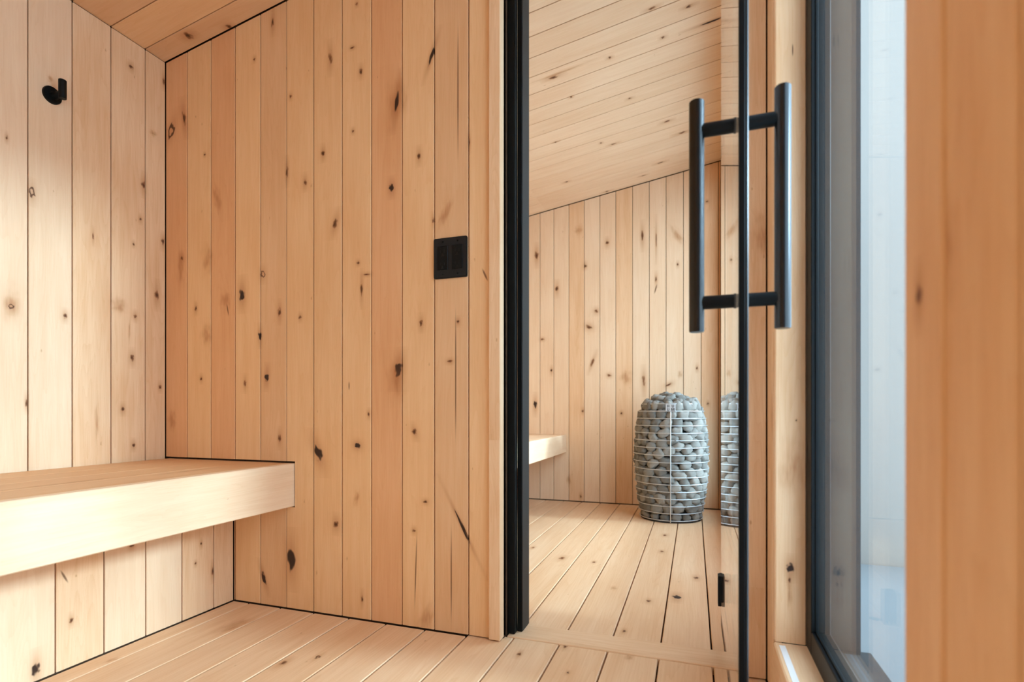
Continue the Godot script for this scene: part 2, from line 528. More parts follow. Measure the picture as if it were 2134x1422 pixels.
func make_materials() -> void:
	mats.core = plain(Color8(84, 56, 34), 0.9)
	mats.black = plain(Color8(9, 13, 14), 0.45, 0.0, 0.3)
	mats.black_soft = plain(Color8(20, 21, 22), 0.6, 0.0, 0.4)
	mats.steel_dark = plain(Color8(58, 52, 46), 0.6, 0.0, 0.25)
	mats.wire = plain(Color8(205, 207, 206), 0.35, 0.65)
	mats.outer = plain(Color8(36, 31, 28), 0.8)
	mats.snow = plain(Color8(226, 230, 234), 0.9)
	mats.paving = plain(Color8(112, 112, 110), 0.9)
	mats.render = plain(Color8(146, 136, 126), 0.9)
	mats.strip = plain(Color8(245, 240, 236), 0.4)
	mats.seal = plain(Color8(30, 33, 34), 0.3)
	mats.grip = plain(Color8(9, 13, 14), 0.26)
	mats.pit = plain(Color8(8, 8, 8), 0.8)
	mats.charcoal = plain(Color8(46, 44, 42), 0.8)
	var g := StandardMaterial3D.new()
	g.transparency = BaseMaterial3D.TRANSPARENCY_ALPHA
	g.albedo_color = Color(0.96, 0.98, 0.97, 0.03)
	g.roughness = 0.0
	g.metallic_specular = 0.5
	mats.pane = g
	mats.window_pane = g.duplicate()
	mats.window_pane.metallic_specular = 0.28
	var boards := []
	for k in 5:
		boards.append([k * 0.11, k * 0.11 + 0.11, [0, 3, 2, 0, 4][k]])
	mats.board = wood(wood_sheet(0.0, 0.0, 0.55, 1.65, 900.0, [[0.0, 0.55, 0]], false, [0.14, 0.3, 0.012, 0.02, 1, 0, 0.4, 1.2, 0.014, 0.022, 1, 0, 0.3, 0.8, 0.04, 0.09, 2, 10]))
	mats.bench = wood(wood_sheet(0.0, 0.0, 0.55, 1.65, 800.0, [[0.0, 0.55, 2]], false, [0.2, 0.5, 0.012, 0.04, 2, 0]))
	mats.seat = wood(wood_sheet(0.0, 0.0, 0.55, 1.65, 800.0, [[0.0, 0.55, 4]], false, [0.2, 0.5, 0.012, 0.16, 2, 0, 0.4, 0.9, 0.02, 0.2, 2, 0, 0.1, 1.2, 0.02, 0.2, 2, 0]))
	var stone := FastNoiseLite.new()
	stone.seed = 3
	stone.frequency = 0.05
	stone.fractal_octaves = 4
	var sn := stone.get_image(256, 256)
	sn.convert(Image.FORMAT_RGB8)
	for k in 3:
		var c: Color = [Color8(134, 127, 117), Color8(118, 112, 103), Color8(148, 140, 129)][k]
		var d := sn.duplicate() as Image
		var bytes := d.get_data()
		for i in range(0, bytes.size(), 3):
			var t := 0.92 + 0.12 * bytes[i] / 255.0
			bytes[i] = clampi(int(c.r8 * t), 0, 255)
			bytes[i + 1] = clampi(int(c.g8 * t), 0, 255)
			bytes[i + 2] = clampi(int(c.b8 * t), 0, 255)
		mats["stone%d" % k] = wood(Image.create_from_data(256, 256, false, Image.FORMAT_RGB8, bytes), 0.85)


# ---------------------------------------------------------------- the setting

func frame(o: Vector3, u: Vector3, v: Vector3, n: Vector3, a0: float, b0: float, w: float, h: float, swap := false) -> Dictionary:
	return {"o": o, "u": u, "v": v, "n": n.normalized(), "a0": a0, "b0": b0, "w": w, "h": h, "swap": swap}


func steps(first: float, step: float, until: float) -> Array:
	var s := [first]
	while s[-1] + step < until - 0.02:
		s.append(s[-1] + step)
	s.append(until)
	return s


func sheet_boards(joints: Array, tones: Array) -> Array:
	var b := []
	for i in joints.size() - 1:
		b.append([joints[i], joints[i + 1], tones[i % tones.size()] if tones else rng.randi_range(0, 4)])
	return b


func build_floor() -> void:
	var root := base("floor")
	tag(root, "plank floor of pale wood with dark open joints, running on under the glass door", "floor", "", "structure")
	var joints := [XL, -1.657]
	joints.append_array(steps(-1.527, 0.131, 0.045))
	joints[-1] = 0.045
	joints.append(XR)
	var im := wood_sheet(XL, ZF, XR - XL, 3.65, 560.0, sheet_boards(joints, [0]), false, FLOOR_KNOTS)
	var m := wood(im, 0.42)
	var f := frame(Vector3.ZERO, Vector3.RIGHT, Vector3.BACK, Vector3.UP, XL, ZF, XR - XL, 3.65)
	for i in joints.size() - 1:
		var u0: float = joints[i] + 0.0022
		var u1: float = joints[i + 1] - 0.0022
		put(root, "plank", plank(f, u0, u1, ZF + 0.004, ZF + 0.004, ZS + 0.0, ZS, 0.02, 0.0018), m)
		if u1 < XK:
			continue
		put(root, "plank", plank(f, maxf(u0, XK + 0.003), u1, -1.405 if u1 > -0.49 else ZP + 0.004, -1.405 if u1 > -0.49 else ZP + 0.004, ZN, ZN, 0.02, 0.0018), m)
	put(root, "subfloor", box(Vector3(XL - 0.14, -0.14, ZF - 0.14), Vector3(XR + 0.156, -0.022, ZN + 0.14)), mats.core)
	var sill := base("trim_3")
	tag(sill, "flat wooden threshold board across the doorway between the two plank floors", "threshold", "", "structure")
	put(sill, "board", box(Vector3(-0.5, -0.02, ZS + 0.0015), Vector3(0.128, 0.0025, -1.4065), 0.002), mats.board)


func build_left_wall() -> void:
	var root := base("wall_left")
	tag(root, "bright wall of upright knotty boards on the left behind the bench, lit by the window", "wall", "", "structure")
	var joints := [ZP]
	joints.append_array(steps(-1.302, 0.1125, ZN))
	var h := 1.95
	var im := wood_sheet(ZP, 0.0, 0.9, h, 780.0, sheet_boards(joints.slice(0, 9), [0, 0, 0, 2, 2, 2, 2, 2, 2]), false, LEFT_KNOTS)
	var m := wood(im)
	var f := frame(Vector3(XL, 0, 0), Vector3.BACK, Vector3.UP, Vector3.RIGHT, ZP, 0.0, 0.9, h)
	var top := C0 + CS * XL
	for i in joints.size() - 1:
		put(root, "board", plank(f, joints[i] + GAP / 2, joints[i + 1] - GAP / 2, 0.28, 0.28, top - 0.003, top - 0.003), m)
	put(root, "wall_core", box(Vector3(XL - 0.14, -0.02, ZF - 0.14), Vector3(XL - 0.018, 2.1, ZN + 0.14)), mats.core)
	var low := base("wall_low")
	tag(low, "low wall of upright boards closing the space under the bench", "wall", "", "structure")
	joints = [ZP]
	joints.append_array(steps(-1.298, 0.1118, 0.9))
	im = wood_sheet(ZP, 0.0, 0.9, 0.32, 780.0, sheet_boards(joints.slice(0, 9), [0, 0, 2, 2, 0, 2, 2, 2, 2]), false, KNEE_KNOTS)
	m = wood(im)
	f = frame(Vector3(XK, 0, 0), Vector3.BACK, Vector3.UP, Vector3.RIGHT, ZP, 0.0, 0.9, 0.32)
	for i in joints.size() - 1:
		put(low, "board", plank(f, joints[i] + GAP / 2, joints[i + 1] - GAP / 2, 0.003, 0.003, 0.318, 0.318), m)
	put(low, "wall_core", box(Vector3(XK - 0.06, -0.02, ZP - 0.01), Vector3(XK - 0.017, 0.316, 0.9)), mats.core)
	var sauna := base("wall_left")
	tag(sauna, "boarded left wall of the sauna beside its bench", "wall", "", "structure")
	for i in 19:
		var z := ZF + 0.1128 * i
		put(sauna, "board", box(Vector3(XL - 0.016, 0.0, z), Vector3(XL, 1.945, minf(z + 0.1098, ZS)), 0.0012), mats.board)


func build_partition() -> void:
	var root := base("wall_partition")
	tag(root, "partition of upright knotty orange-brown boards between bench room and sauna", "wall", "", "structure")
	var joints := [-1.778, -1.675, -1.566, -1.459, -1.351, -1.244, -1.138, -1.031, -0.925, -0.819, -0.712, -0.604, -0.539]
	var tones := [1, 3, 1, 3, 4, 3, 3, 3, 1, 3, 4, 3]
	var im := wood_sheet(XL, 0.0, 1.32, 2.25, 760.0, sheet_boards(joints, tones), false, PARTITION_KNOTS)
	var m := wood(im)
	var f := frame(Vector3(0, 0, ZP), Vector3.RIGHT, Vector3.UP, Vector3.BACK, XL, 0.0, 1.32, 2.25)
	for i in 12:
		var u0: float = joints[i] + GAP / 2
		var u1: float = joints[i + 1] - GAP / 2
		var t0 := C0 + CS * u0 - 0.004
		var t1 := C0 + CS * u1 - 0.004
		if u1 < -1.23:      # boards above and below the bench
			put(root, "board", plank(f, u0, u1, 0.4765, 0.4765, t0, t1), m)
			if u1 > XK:
				put(root, "board", plank(f, maxf(u0, XK + 0.003), u1, 0.004, 0.004, 0.33, 0.33), m)
		elif u0 < -1.214:   # the board notched round the bench
			put(root, "board", cut_board(f, PackedVector2Array([Vector2(u0, 0.004), Vector2(u1, 0.004), Vector2(u1, t1), Vector2(u0, t0), Vector2(u0, 0.4765), Vector2(-1.2105, 0.4765), Vector2(-1.2105, 0.329), Vector2(u0, 0.329)])), m)
		else:
			put(root, "board", plank(f, u0, u1, 0.004, 0.004, t0, t1), m)
	for i in 6:             # over the doorway
		var u0 := -0.537 + 0.11 * i
		var u1 := u0 + 0.11 - GAP
		put(root, "board", plank(f, u0, u1, 1.985, 1.985, C0 + CS * u0 - 0.004, C0 + CS * u1 - 0.004), m)
	put(root, "board", box(Vector3(0.1235, 0.004, ZP - 0.016), Vector3(0.1615, 2.19, ZP), 0.0012), mats.board)
	# cores, and the boards of the sauna side
	var st := tool_()
	add_box(st, Vector3(XL, -0.02, ZS + 0.018), Vector3(-0.505, 2.0, ZP - 0.018), 0.001)
	add_box(st, Vector3(-0.505, 1.985, ZS + 0.018), Vector3(XR, 2.19, ZP - 0.018), 0.001)
	add_box(st, Vector3(0.1235, -0.02, ZS + 0.018), Vector3(XR, 2.0, ZP - 0.0165), 0.001)
	put(root, "wall_core", st.commit(), mats.core)
	for i in 12:
		var u0 := XL + 0.106 * i
		put(root, "board", box(Vector3(u0, 0.003, ZS), Vector3(u0 + 0.103, D0 + DS * u0 - 0.004, ZS + 0.017), 0.0012), mats.board)
	var casing := base("trim_2")
	tag(casing, "narrow wooden casing board at the end of the partition, its edge lit pale", "casing", "", "structure")
	put(casing, "board", box(Vector3(-0.5395, 0.003, -1.412), Vector3(-0.505, 2.06, ZP + 0.010), 0.002), mats.board)
	put(casing, "board", box(Vector3(-0.505, 1.985, -1.412), Vector3(0.162, 2.06, ZP + 0.010), 0.002), mats.board)
	var metal := base("trim_1")
	tag(metal, "black metal door frame at the edge of the sauna opening", "door frame", "", "structure")
	put(metal, "jamb", box(Vector3(-0.504, 0.0028, ZS + 0.06), Vector3(-0.4815, 1.975, -1.4215), 0.0015), mats.black)
	put(metal, "rebate", box(Vector3(-0.4815, 0.0028, ZS - 0.004), Vector3(-0.466, 1.96, -1.447), 0.0012), mats.steel_dark)
	put(metal, "rebate_lip", box(Vector3(-0.4815, 0.0028, -1.447), Vector3(-0.4675, 1.96, -1.4445), 0.0008), mats.black)
	put(metal, "gasket", tube([Vector3(-0.4805, 0.01, -1.4225), Vector3(-0.4805, 1.95, -1.4225)], [0.0012], 10), mats.black_soft)
	put(metal, "jamb", box(Vector3(0.0965, 0.0028, ZS - 0.004), Vector3(0.123, 1.975, -1.385), 0.0015), mats.black)
	put(metal, "jamb_head", box(Vector3(-0.504, 1.945, ZS - 0.004), Vector3(0.123, 1.984, -1.40), 0.0015), mats.black)


func build_back_wall() -> void:
	var root := base("wall_back")
	tag(root, "back wall of the sauna in narrow upright knotty boards behind the stone heater", "wall", "", "structure")
	var joints := steps(XL, 0.1062, -1.141)
	joints[-1] = -1.141
	joints.append_array([-1.045, -0.943, -0.833, -0.724, -0.615, -0.506, -0.393, -0.283, -0.175, -0.065, 0.045, 0.150, XR])
	var im := wood_sheet(-1.20, 0.0, 1.37, 2.28, 460.0, sheet_boards(joints.slice(5), [2, 2, 2, 2, 0, 2, 2, 0, 2, 2, 2, 2, 0, 1]), false, BACK_KNOTS)
	var m := wood(im)
	var f := frame(Vector3(0, 0, ZF), Vector3.RIGHT, Vector3.UP, Vector3.BACK, -1.20, 0.0, 1.37, 2.28)
	for i in joints.size() - 1:
		var u0: float = joints[i] + GAP / 2
		var u1: float = joints[i + 1] - GAP / 2
		put(root, "board", plank(f, u0, u1, 0.006, 0.006, D0 + DS * u0 - 0.005, D0 + DS * u1 - 0.005), m)
	put(root, "wall_core", box(Vector3(XL - 0.14, -0.02, ZF - 0.14), Vector3(XR + 0.156, 2.45, ZF - 0.018)), mats.core)


func build_ceilings() -> void:
	var root := base("ceiling")
	tag(root, "sloping boarded ceiling over the bench room, seen in the top left corner", "ceiling", "", "structure")
	var joints := [ZP]
	joints.append_array(steps(-1.302, 0.1125, ZN))
	var im := wood_sheet(XL, ZP, XR - XL, 0.7, 500.0, sheet_boards(joints.slice(0, 7), [4, 3, 4, 3, 4, 3, 4]), true, CEIL_FRONT_KNOTS)
	var m := wood(im)
	var f := frame(Vector3(0, C0, 0), Vector3.BACK, Vector3(1, CS, 0), Vector3(CS, -1, 0), XL, ZP, XR - XL, 0.7, true)
	for i in joints.size() - 1:
		put(root, "board", plank(f, joints[i] + GAP / 2, joints[i + 1] - GAP / 2, XL - 0.002, XL - 0.002, XR + 0.01, XR + 0.01), m)
	var over := base("ceiling_001")
	tag(over, "sloping ceiling of long boards over the sauna, bright towards the left", "ceiling", "", "structure")
	joints = [ZS]
	var z := -1.5526
	while z > ZF + 0.03:
		joints.append(z)
		z -= 0.11485
	joints.append(ZF)
	joints.reverse()
	im = wood_sheet(-1.0, ZF, 1.17, ZS - ZF, 560.0, sheet_boards(joints, [2]), true, CEIL_KNOTS)
	m = wood(im, 0.45)
	f = frame(Vector3(0, D0, 0), Vector3.BACK, Vector3(1, DS, 0), Vector3(DS, -1, 0), -1.0, ZF, 1.17, ZS - ZF, true)
	for i in joints.size() - 1:
		put(over, "board", plank(f, joints[i] + 0.0018, joints[i + 1] - 0.0018, XL, XL, XR + 0.01, XR + 0.01), m)
	var roof := base("roof")
	tag(roof, "roof slab above both boarded ceilings", "roof", "", "structure")
	var st := tool_()
	for part in [[ZP, ZN + 0.14, C0, CS], [ZF - 0.14, ZP, D0, DS]]:
		var p := []
		for x in [XL - 0.14, XR + 0.156]:
			for y in [0.020, 0.2]:
				for zz in [part[0], part[1]]:
					p.append(Vector3(x, part[2] + part[3] * x + y, zz))
		var n := Vector3(-part[3], 1, 0).normalized()
		var uv := [Vector2.ZERO, Vector2.ZERO, Vector2.ZERO, Vector2.ZERO]
		face(st, [p[0], p[1], p[5], p[4]], -n, uv)
		face(st, [p[2], p[3], p[7], p[6]], n, uv)
		face(st, [p[0], p[1], p[3], p[2]], Vector3.LEFT, uv)
		face(st, [p[4], p[5], p[7], p[6]], Vector3.RIGHT, uv)
		face(st, [p[0], p[4], p[6], p[2]], Vector3.FORWARD, uv)
		face(st, [p[1], p[5], p[7], p[3]], Vector3.BACK, uv)
	put(roof, "slab", st.commit(), mats.core)


# Openings in the right wall: z from, z to, y from, y to.
const W1 = [-1.243, -0.513, 0.148, 2.06]
const W3 = [0.05, 1.15, 0.148, 2.06]  # added opening behind the camera, lets in more daylight to bounce round
const W2 = [-3.53, -1.585, 0.148, 2.06]

func build_right_wall() -> void:
	var root := base("wall_right")
	tag(root, "boarded right wall close beside the camera, with the tall window in it", "wall", "", "structure")
	var m: Material = mats.board
	# changing room: the strip by the partition, the boards under and over the window, and those beside the camera
	put(root, "board", box(Vector3(XR, 0.004, ZP + 0.002), Vector3(XR + 0.016, 2.19, -1.3145), 0.0012), m)
	var z := W1[0] - 0.07
	while z < W1[1] + 0.06:
		put(root, "board", box(Vector3(XR, 0.004, z), Vector3(XR + 0.016, 0.104, z + 0.1088), 0.0012), m)
		put(root, "board", box(Vector3(XR, 2.13, z), Vector3(XR + 0.016, 2.19, z + 0.1088), 0.0012), m)
		z += 0.112
	z = -0.4425
	for w in [0.0895, 0.111, 0.111, 0.109]:
		put(root, "board", box(Vector3(XR, 0.004, z), Vector3(XR + 0.016, 2.19, z + w - GAP), 0.0014), m)
		z += w
	for k in 11:
		z = W3[0] - 0.07 + 0.1128 * k
		put(root, "board", box(Vector3(XR, 0.004, z), Vector3(XR + 0.016, 0.104, z + 0.1096), 0.0014), m)
		put(root, "board", box(Vector3(XR, 2.13, z), Vector3(XR + 0.016, 2.19, z + 0.1096), 0.0014), m)
	put(root, "board", box(Vector3(XR, 0.004, W3[1] + 0.073), Vector3(XR + 0.016, 2.19, ZN), 0.0014), m)
	# sauna side
	for e in [[-1.515, ZS]]:
		put(root, "board", box(Vector3(XR, 0.004, e[0] + 0.002), Vector3(XR + 0.016, 2.24, e[1] - 0.002), 0.0012), m)
	for k in 19:
		z = ZF + 0.002 + 0.1124 * k
		put(root, "board", box(Vector3(XR, 0.004, z), Vector3(XR + 0.016, 0.104, z + 0.1094), 0.0012), m)
		put(root, "board", box(Vector3(XR, 2.13, z), Vector3(XR + 0.016, 2.24, z + 0.1094), 0.0012), m)
	# the wall's thickness, round the openings
	var x0 := XR + 0.018
	var x1 := XR + 0.156
	var st := tool_()
	var e: float = 0.03
	add_box(st, Vector3(x0, -0.02, W1[1] + e), Vector3(x1, 2.45, W3[0] - e))
	add_box(st, Vector3(x0, -0.02, W2[1] + e), Vector3(x1, 2.45, W1[0] - e))
	add_box(st, Vector3(x0, -0.02, ZF - 0.14), Vector3(x1, 2.45, W2[0] - e))
	add_box(st, Vector3(x0, -0.02, W3[1] + e), Vector3(x1, 2.45, ZN + 0.14))
	for w in [W1, W2, W3]:
		add_box(st, Vector3(x0, -0.02, w[0] - e), Vector3(x1, w[2] - 0.044, w[1] + e))
		add_box(st, Vector3(x0, w[3] + e, w[0] - e), Vector3(x1, 2.45, w[1] + e))
	put(root, "wall_core", st.commit(), mats.outer)


func build_shell() -> void:
	var root := base("wall_front")
	tag(root, "boarded wall behind the camera", "wall", "", "structure")
	for i in 18:
		var u0 := XL + 0.1085 * i
		put(root, "board", box(Vector3(u0, 0.0, ZN), Vector3(minf(u0 + 0.1055, XR), C0 + CS * u0, ZN + 0.016), 0.0012), mats.board)
	put(root, "wall_core", box(Vector3(XL - 0.14, -0.02, ZN + 0.017), Vector3(XR + 0.156, 2.45, ZN + 0.14)), mats.core)
	var snow := base("ground")
	tag(snow, "pale snowy ground outside the window", "ground", "", "structure")
	var st := tool_()
	add_box(st, Vector3(XR + 0.3, -0.9, -60), Vector3(90, -0.5, 60), 0.01)
	put(snow, "snow_cover", st.commit(), mats.snow)


func build_outside() -> void:
	var added_shed := base("added_outbuilding", Vector3(1.2, -0.5, -4.45))  # added wall, stands in front of the over-bright sky in the window view
	tag(added_shed, "pale blurred plain wall of an outbuilding put in beyond the window to mute the bright sky there", "building")
	put(added_shed, "wall", box(Vector3(-0.55, 0.0, -2.4), Vector3(0.75, 4.6, 0.0), 0.02), mats.render)
	put(added_shed, "coping", box(Vector3(-0.6, 4.6, -2.45), Vector3(0.8, 4.68, 0.05), 0.01), mats.outer)
	var slab := base("added_paving_slab", Vector3(0.95, -0.5, -3.2))  # added grey slab, keeps the ground in view from going white
	tag(slab, "grey blurred paving put in below the added wall to darken the bright ground there", "paving")
	put(slab, "slab", box(Vector3(-0.6, 0.0, -1.2), Vector3(0.7, 0.04, 1.7), 0.01), mats.paving)


func window_unit(called: String, w: Array, label: String) -> Node3D:
	var root := base(called)
	tag(root, label, "window", "", "structure")
	var z0: float = w[0]
	var z1: float = w[1]
	var y0: float = w[2]
	var y1: float = w[3]
	var xf := 0.222
	# lining boards, casing and sill
	for s in [[maxf(z0 - 0.07, ZF + 0.001), z0 - 0.0275], [z1, z1 + 0.07]]:
		put(root, "casing", box(Vector3(XR - 0.0015, y0 - 0.043, s[0] + 0.0016), Vector3(XR + 0.016, y1 + 0.07, s[1] - 0.0), 0.0016), mats.board)
	put(root, "lining", box(Vector3(XR - 0.0015, y0, z0 - 0.028), Vector3(xf + 0.02, y1 + 0.028, z0), 0.001), mats.reveal if mats.has("reveal") else mats.board)
	put(root, "lining", box(Vector3(XR + 0.0165, y0, z1), Vector3(xf + 0.02, y1 + 0.028, z1 + 0.028), 0.001), mats.board)
	put(root, "lining", box(Vector3(XR - 0.0015, y1, z0), Vector3(xf + 0.02, y1 + 0.028, z1), 0.001), mats.board)
	put(root, "sill", box(Vector3(XR - 0.004, y0 - 0.043, z0 - 0.002), Vector3(xf + 0.02, y0, z1 + 0.002), 0.003), mats.board)
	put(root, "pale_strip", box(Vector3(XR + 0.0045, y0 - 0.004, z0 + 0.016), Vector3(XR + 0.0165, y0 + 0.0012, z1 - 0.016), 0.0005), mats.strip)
	# black frame: two stiles, two rails, and the beads that hold the pane
	var b := 0.048
	put(root, "stile", box(Vector3(xf, y0 + 0.0005, z0), Vector3(xf + 0.035, y1, z0 + b), 0.0015), mats.black)
	put(root, "stile", box(Vector3(xf, y0 + 0.0005, z1 - b), Vector3(xf + 0.035, y1, z1), 0.0015), mats.black)
	put(root, "rail", box(Vector3(xf, y0 + 0.0005, z0 + b), Vector3(xf + 0.035, y0 + b, z1 - b), 0.0015), mats.black)
	put(root, "rail", box(Vector3(xf, y1 - b, z0 + b), Vector3(xf + 0.035, y1, z1 - b), 0.0015), mats.black)
	var st := tool_()
	add_box(st, Vector3(0.2345, y0 + b - 0.004, z0 + b - 0.004), Vector3(0.2385, y1 - b + 0.004, z1 - b + 0.004), 0.0003)
	put(root, "pane", st.commit(), mats.window_pane)
	for z in [z0 + b + 0.0015, z1 - b - 0.0015]:
		put(root, "glazing_bead", box(Vector3(0.2295, y0 + b, z - 0.0015), Vector3(0.2342, y1 - b, z + 0.0015), 0.0006), mats.black)
	put(root, "glazing_bead", box(Vector3(0.2295, y0 + b, z0 + b), Vector3(0.2342, y0 + b + 0.003, z1 - b), 0.0006), mats.black)
	# outer lining
	for s in [[z0 - 0.02, z0], [z1, z1 + 0.02]]:
		put(root, "outer_lining", box(Vector3(xf + 0.035, y0 - 0.02, s[0]), Vector3(XR + 0.1565, y1, s[1]), 0.001), mats.outer)
	put(root, "outer_sill", box(Vector3(xf + 0.035, y0 - 0.03, z0 - 0.02), Vector3(XR + 0.18, y0 - 0.005, z1 + 0.02), 0.002), mats.outer)
	return root


func build_window_one() -> void:
	mats.reveal = wood(wood_sheet(0.0, 0.0, 0.5, 1.65, 900.0, [[0.0, 0.5, 3]], false, []))
	var r := wood_sheet(0.15, 0.1, 0.12, 2.0, 900.0, [[0.15, 0.27, 0]], false, [0.192, 0.308, 0.017, 0.020, 0, 0, 0.190, 0.282, 0.006, 0.012, 1, 0, 0.19, 0.25, 0.008, 0.05, 2, 0, 0.196, 1.40, 0.003, 0.03, 3, 0, 0.203, 0.62, 0.003, 0.003, 0, 0, 0.20, 0.52, 0.05, 0.10, 2, 0])
	var root := window_unit("window_1", W1, "tall window in a black frame with wooden lining and sill beside the camera")
	# the far lining board carries the knot: laid out in the frame of its own face
	var f := frame(Vector3(0, 0, W1[0]), Vector3.RIGHT, Vector3.UP, Vector3.BACK, 0.15, 0.1, 0.12, 2.0)
	var old := root.get_child(2) as MeshInstance3D
	old.mesh = plank(f, XR - 0.001, 0.2225, W1[2] + 0.0012, W1[2] + 0.0012, W1[3], W1[3], 0.028, 0.0025)
	old.material_override = wood(r)


func build_window_two() -> void:
	window_unit("window_2", W2, "wide window in the sauna's right wall")
	window_unit("window_3", W3, "unseen window added behind the camera to bring more daylight into the bench room")


# ---------------------------------------------------------------- things

func build_door() -> void:
	var root := base("door_1", Vector3(0.066, 0, ZP))
	tag(root, "frameless glass door standing open edge-on, with black bar handles on both faces", "door", "", "structure")
	var z1 := 0.543
	var st := tool_()
	add_box(st, Vector3(-0.004, 0.014, 0.006), Vector3(0.004, 1.93, z1 - 0.002), 0.0002)
	put(root, "pane", st.commit(), mats.pane)
	put(root, "edge_seal", box(Vector3(-0.0045, 0.014, z1 - 0.006), Vector3(0.0042, 1.93, z1), 0.0006), mats.black)
	put(root, "seal_lip", box(Vector3(0.0042, 0.014, z1 - 0.007), Vector3(0.0088, 1.93, z1 - 0.0005), 0.0012), mats.seal)
	for y in [0.173, 1.70]:
		var hinge := put(root, "hinge", box(Vector3(-0.0115, y, 0.0), Vector3(-0.004, y + 0.072, 0.026), 0.001), mats.black)
		put(hinge, "leaf", box(Vector3(0.004, y, 0.0), Vector3(0.0115, y + 0.072, 0.026), 0.001), mats.black)
		put(hinge, "knuckle", bar(Vector3(-0.003, y + 0.001, -0.004), Vector3(-0.003, y + 0.071, -0.004), 0.006), mats.black)
	var handle := Node3D.new()
	handle.name = "handle"
	handle.set_meta("label", "pair of black bar handles joined through the glass")
	root.add_child(handle)
	handle.position = Vector3(0.001, 0, 0.468)
	for s in [-1.0, 1.0]:
		put(handle, "grip", bar(Vector3(0.0627 * s, 0.767, 0), Vector3(0.0627 * s, 1.141, 0), 0.0119, 0.0015, 40), mats.grip)
		for y in [0.814, 1.0925]:
			put(handle, "stem", tube([Vector3(0.0066 * s, y, 0), Vector3(0.050 * s, y, 0), Vector3(0.0555 * s, y, 0)], [0.0108, 0.0108, 0.0085], 32), mats.black)
			put(handle, "washer", tube([Vector3(0.0041 * s, y, 0), Vector3(0.0068 * s, y, 0)], [0.0118], 32), mats.steel_dark)


func build_bench() -> void:
	var root := base("bench", Vector3(XL, 0.332, ZP))
	tag(root, "thick pale wooden bench along the left wall, boxed underneath", "bench")
	var x1 := -1.214 - XL
	var z0 := -0.012
	var z1 := 2.3
	put(root, "front_board", box(Vector3(x1 - 0.028, 0.0, z0), Vector3(x1, 0.138, z1), 0.0022), mats.bench)
	var n := 4
	var w := (x1 - 0.028 - 0.007) / n
	for i in n:
		put(root, "seat_board", box(Vector3(0.007 + w * i, 0.104, z0), Vector3(0.007 + w * (i + 1) - 0.0012, 0.1378, z1), 0.001), mats.seat)
	put(root, "underside", box(Vector3(0.32, 0.001, z0 + 0.02), Vector3(x1 - 0.029, 0.02, z1), 0.001), mats.bench)
	put(root, "bearer", box(Vector3(0.01, 0.02, z0 + 0.03), Vector3(x1 - 0.03, 0.103, z0 + 0.07), 0.002), mats.bench)


func build_sauna_bench() -> void:
	var root := base("bench", Vector3(XL, 0.345, ZF))
	tag(root, "white-lit end of the sauna bench past the black door frame", "bench")
	var x1 := -0.852 - XL
	put(root, "front_board", box(Vector3(x1 - 0.03, 0.0, 0.002), Vector3(x1, 0.125, 2.1), 0.002), mats.bench)
	var n := 7
	var w := (x1 - 0.03) / n
	for i in n:
		put(root, "seat_board", box(Vector3(w * i, 0.09, 0.002), Vector3(w * (i + 1) - 0.0015, 0.1248, 2.1), 0.001), mats.bench)


func build_hook() -> void:
	var root := base("coat_hook", Vector3(XL, 1.563, -1.022))
	tag(root, "small round black coat hook with an upright peg on the left wall", "hook")
	var st := tool_()
	add_tube(st, PackedVector3Array([Vector3(0, 0, 0), Vector3(0.0045, 0, 0), Vector3(0.006, 0, 0)]), [0.0245, 0.0245, 0.023], 48)
	put(root, "plate", st.commit(), mats.black)
	put(root, "post", tube([Vector3(0.005, 0, -0.004), Vector3(0.012, 0, -0.004), Vector3(0.037, 0, -0.004)], [0.012, 0.0095, 0.0085], 28), mats.black)
	put(root, "peg", bar(Vector3(0.0395, -0.014, -0.005), Vector3(0.0395, 0.040, -0.005), 0.0098), mats.black)


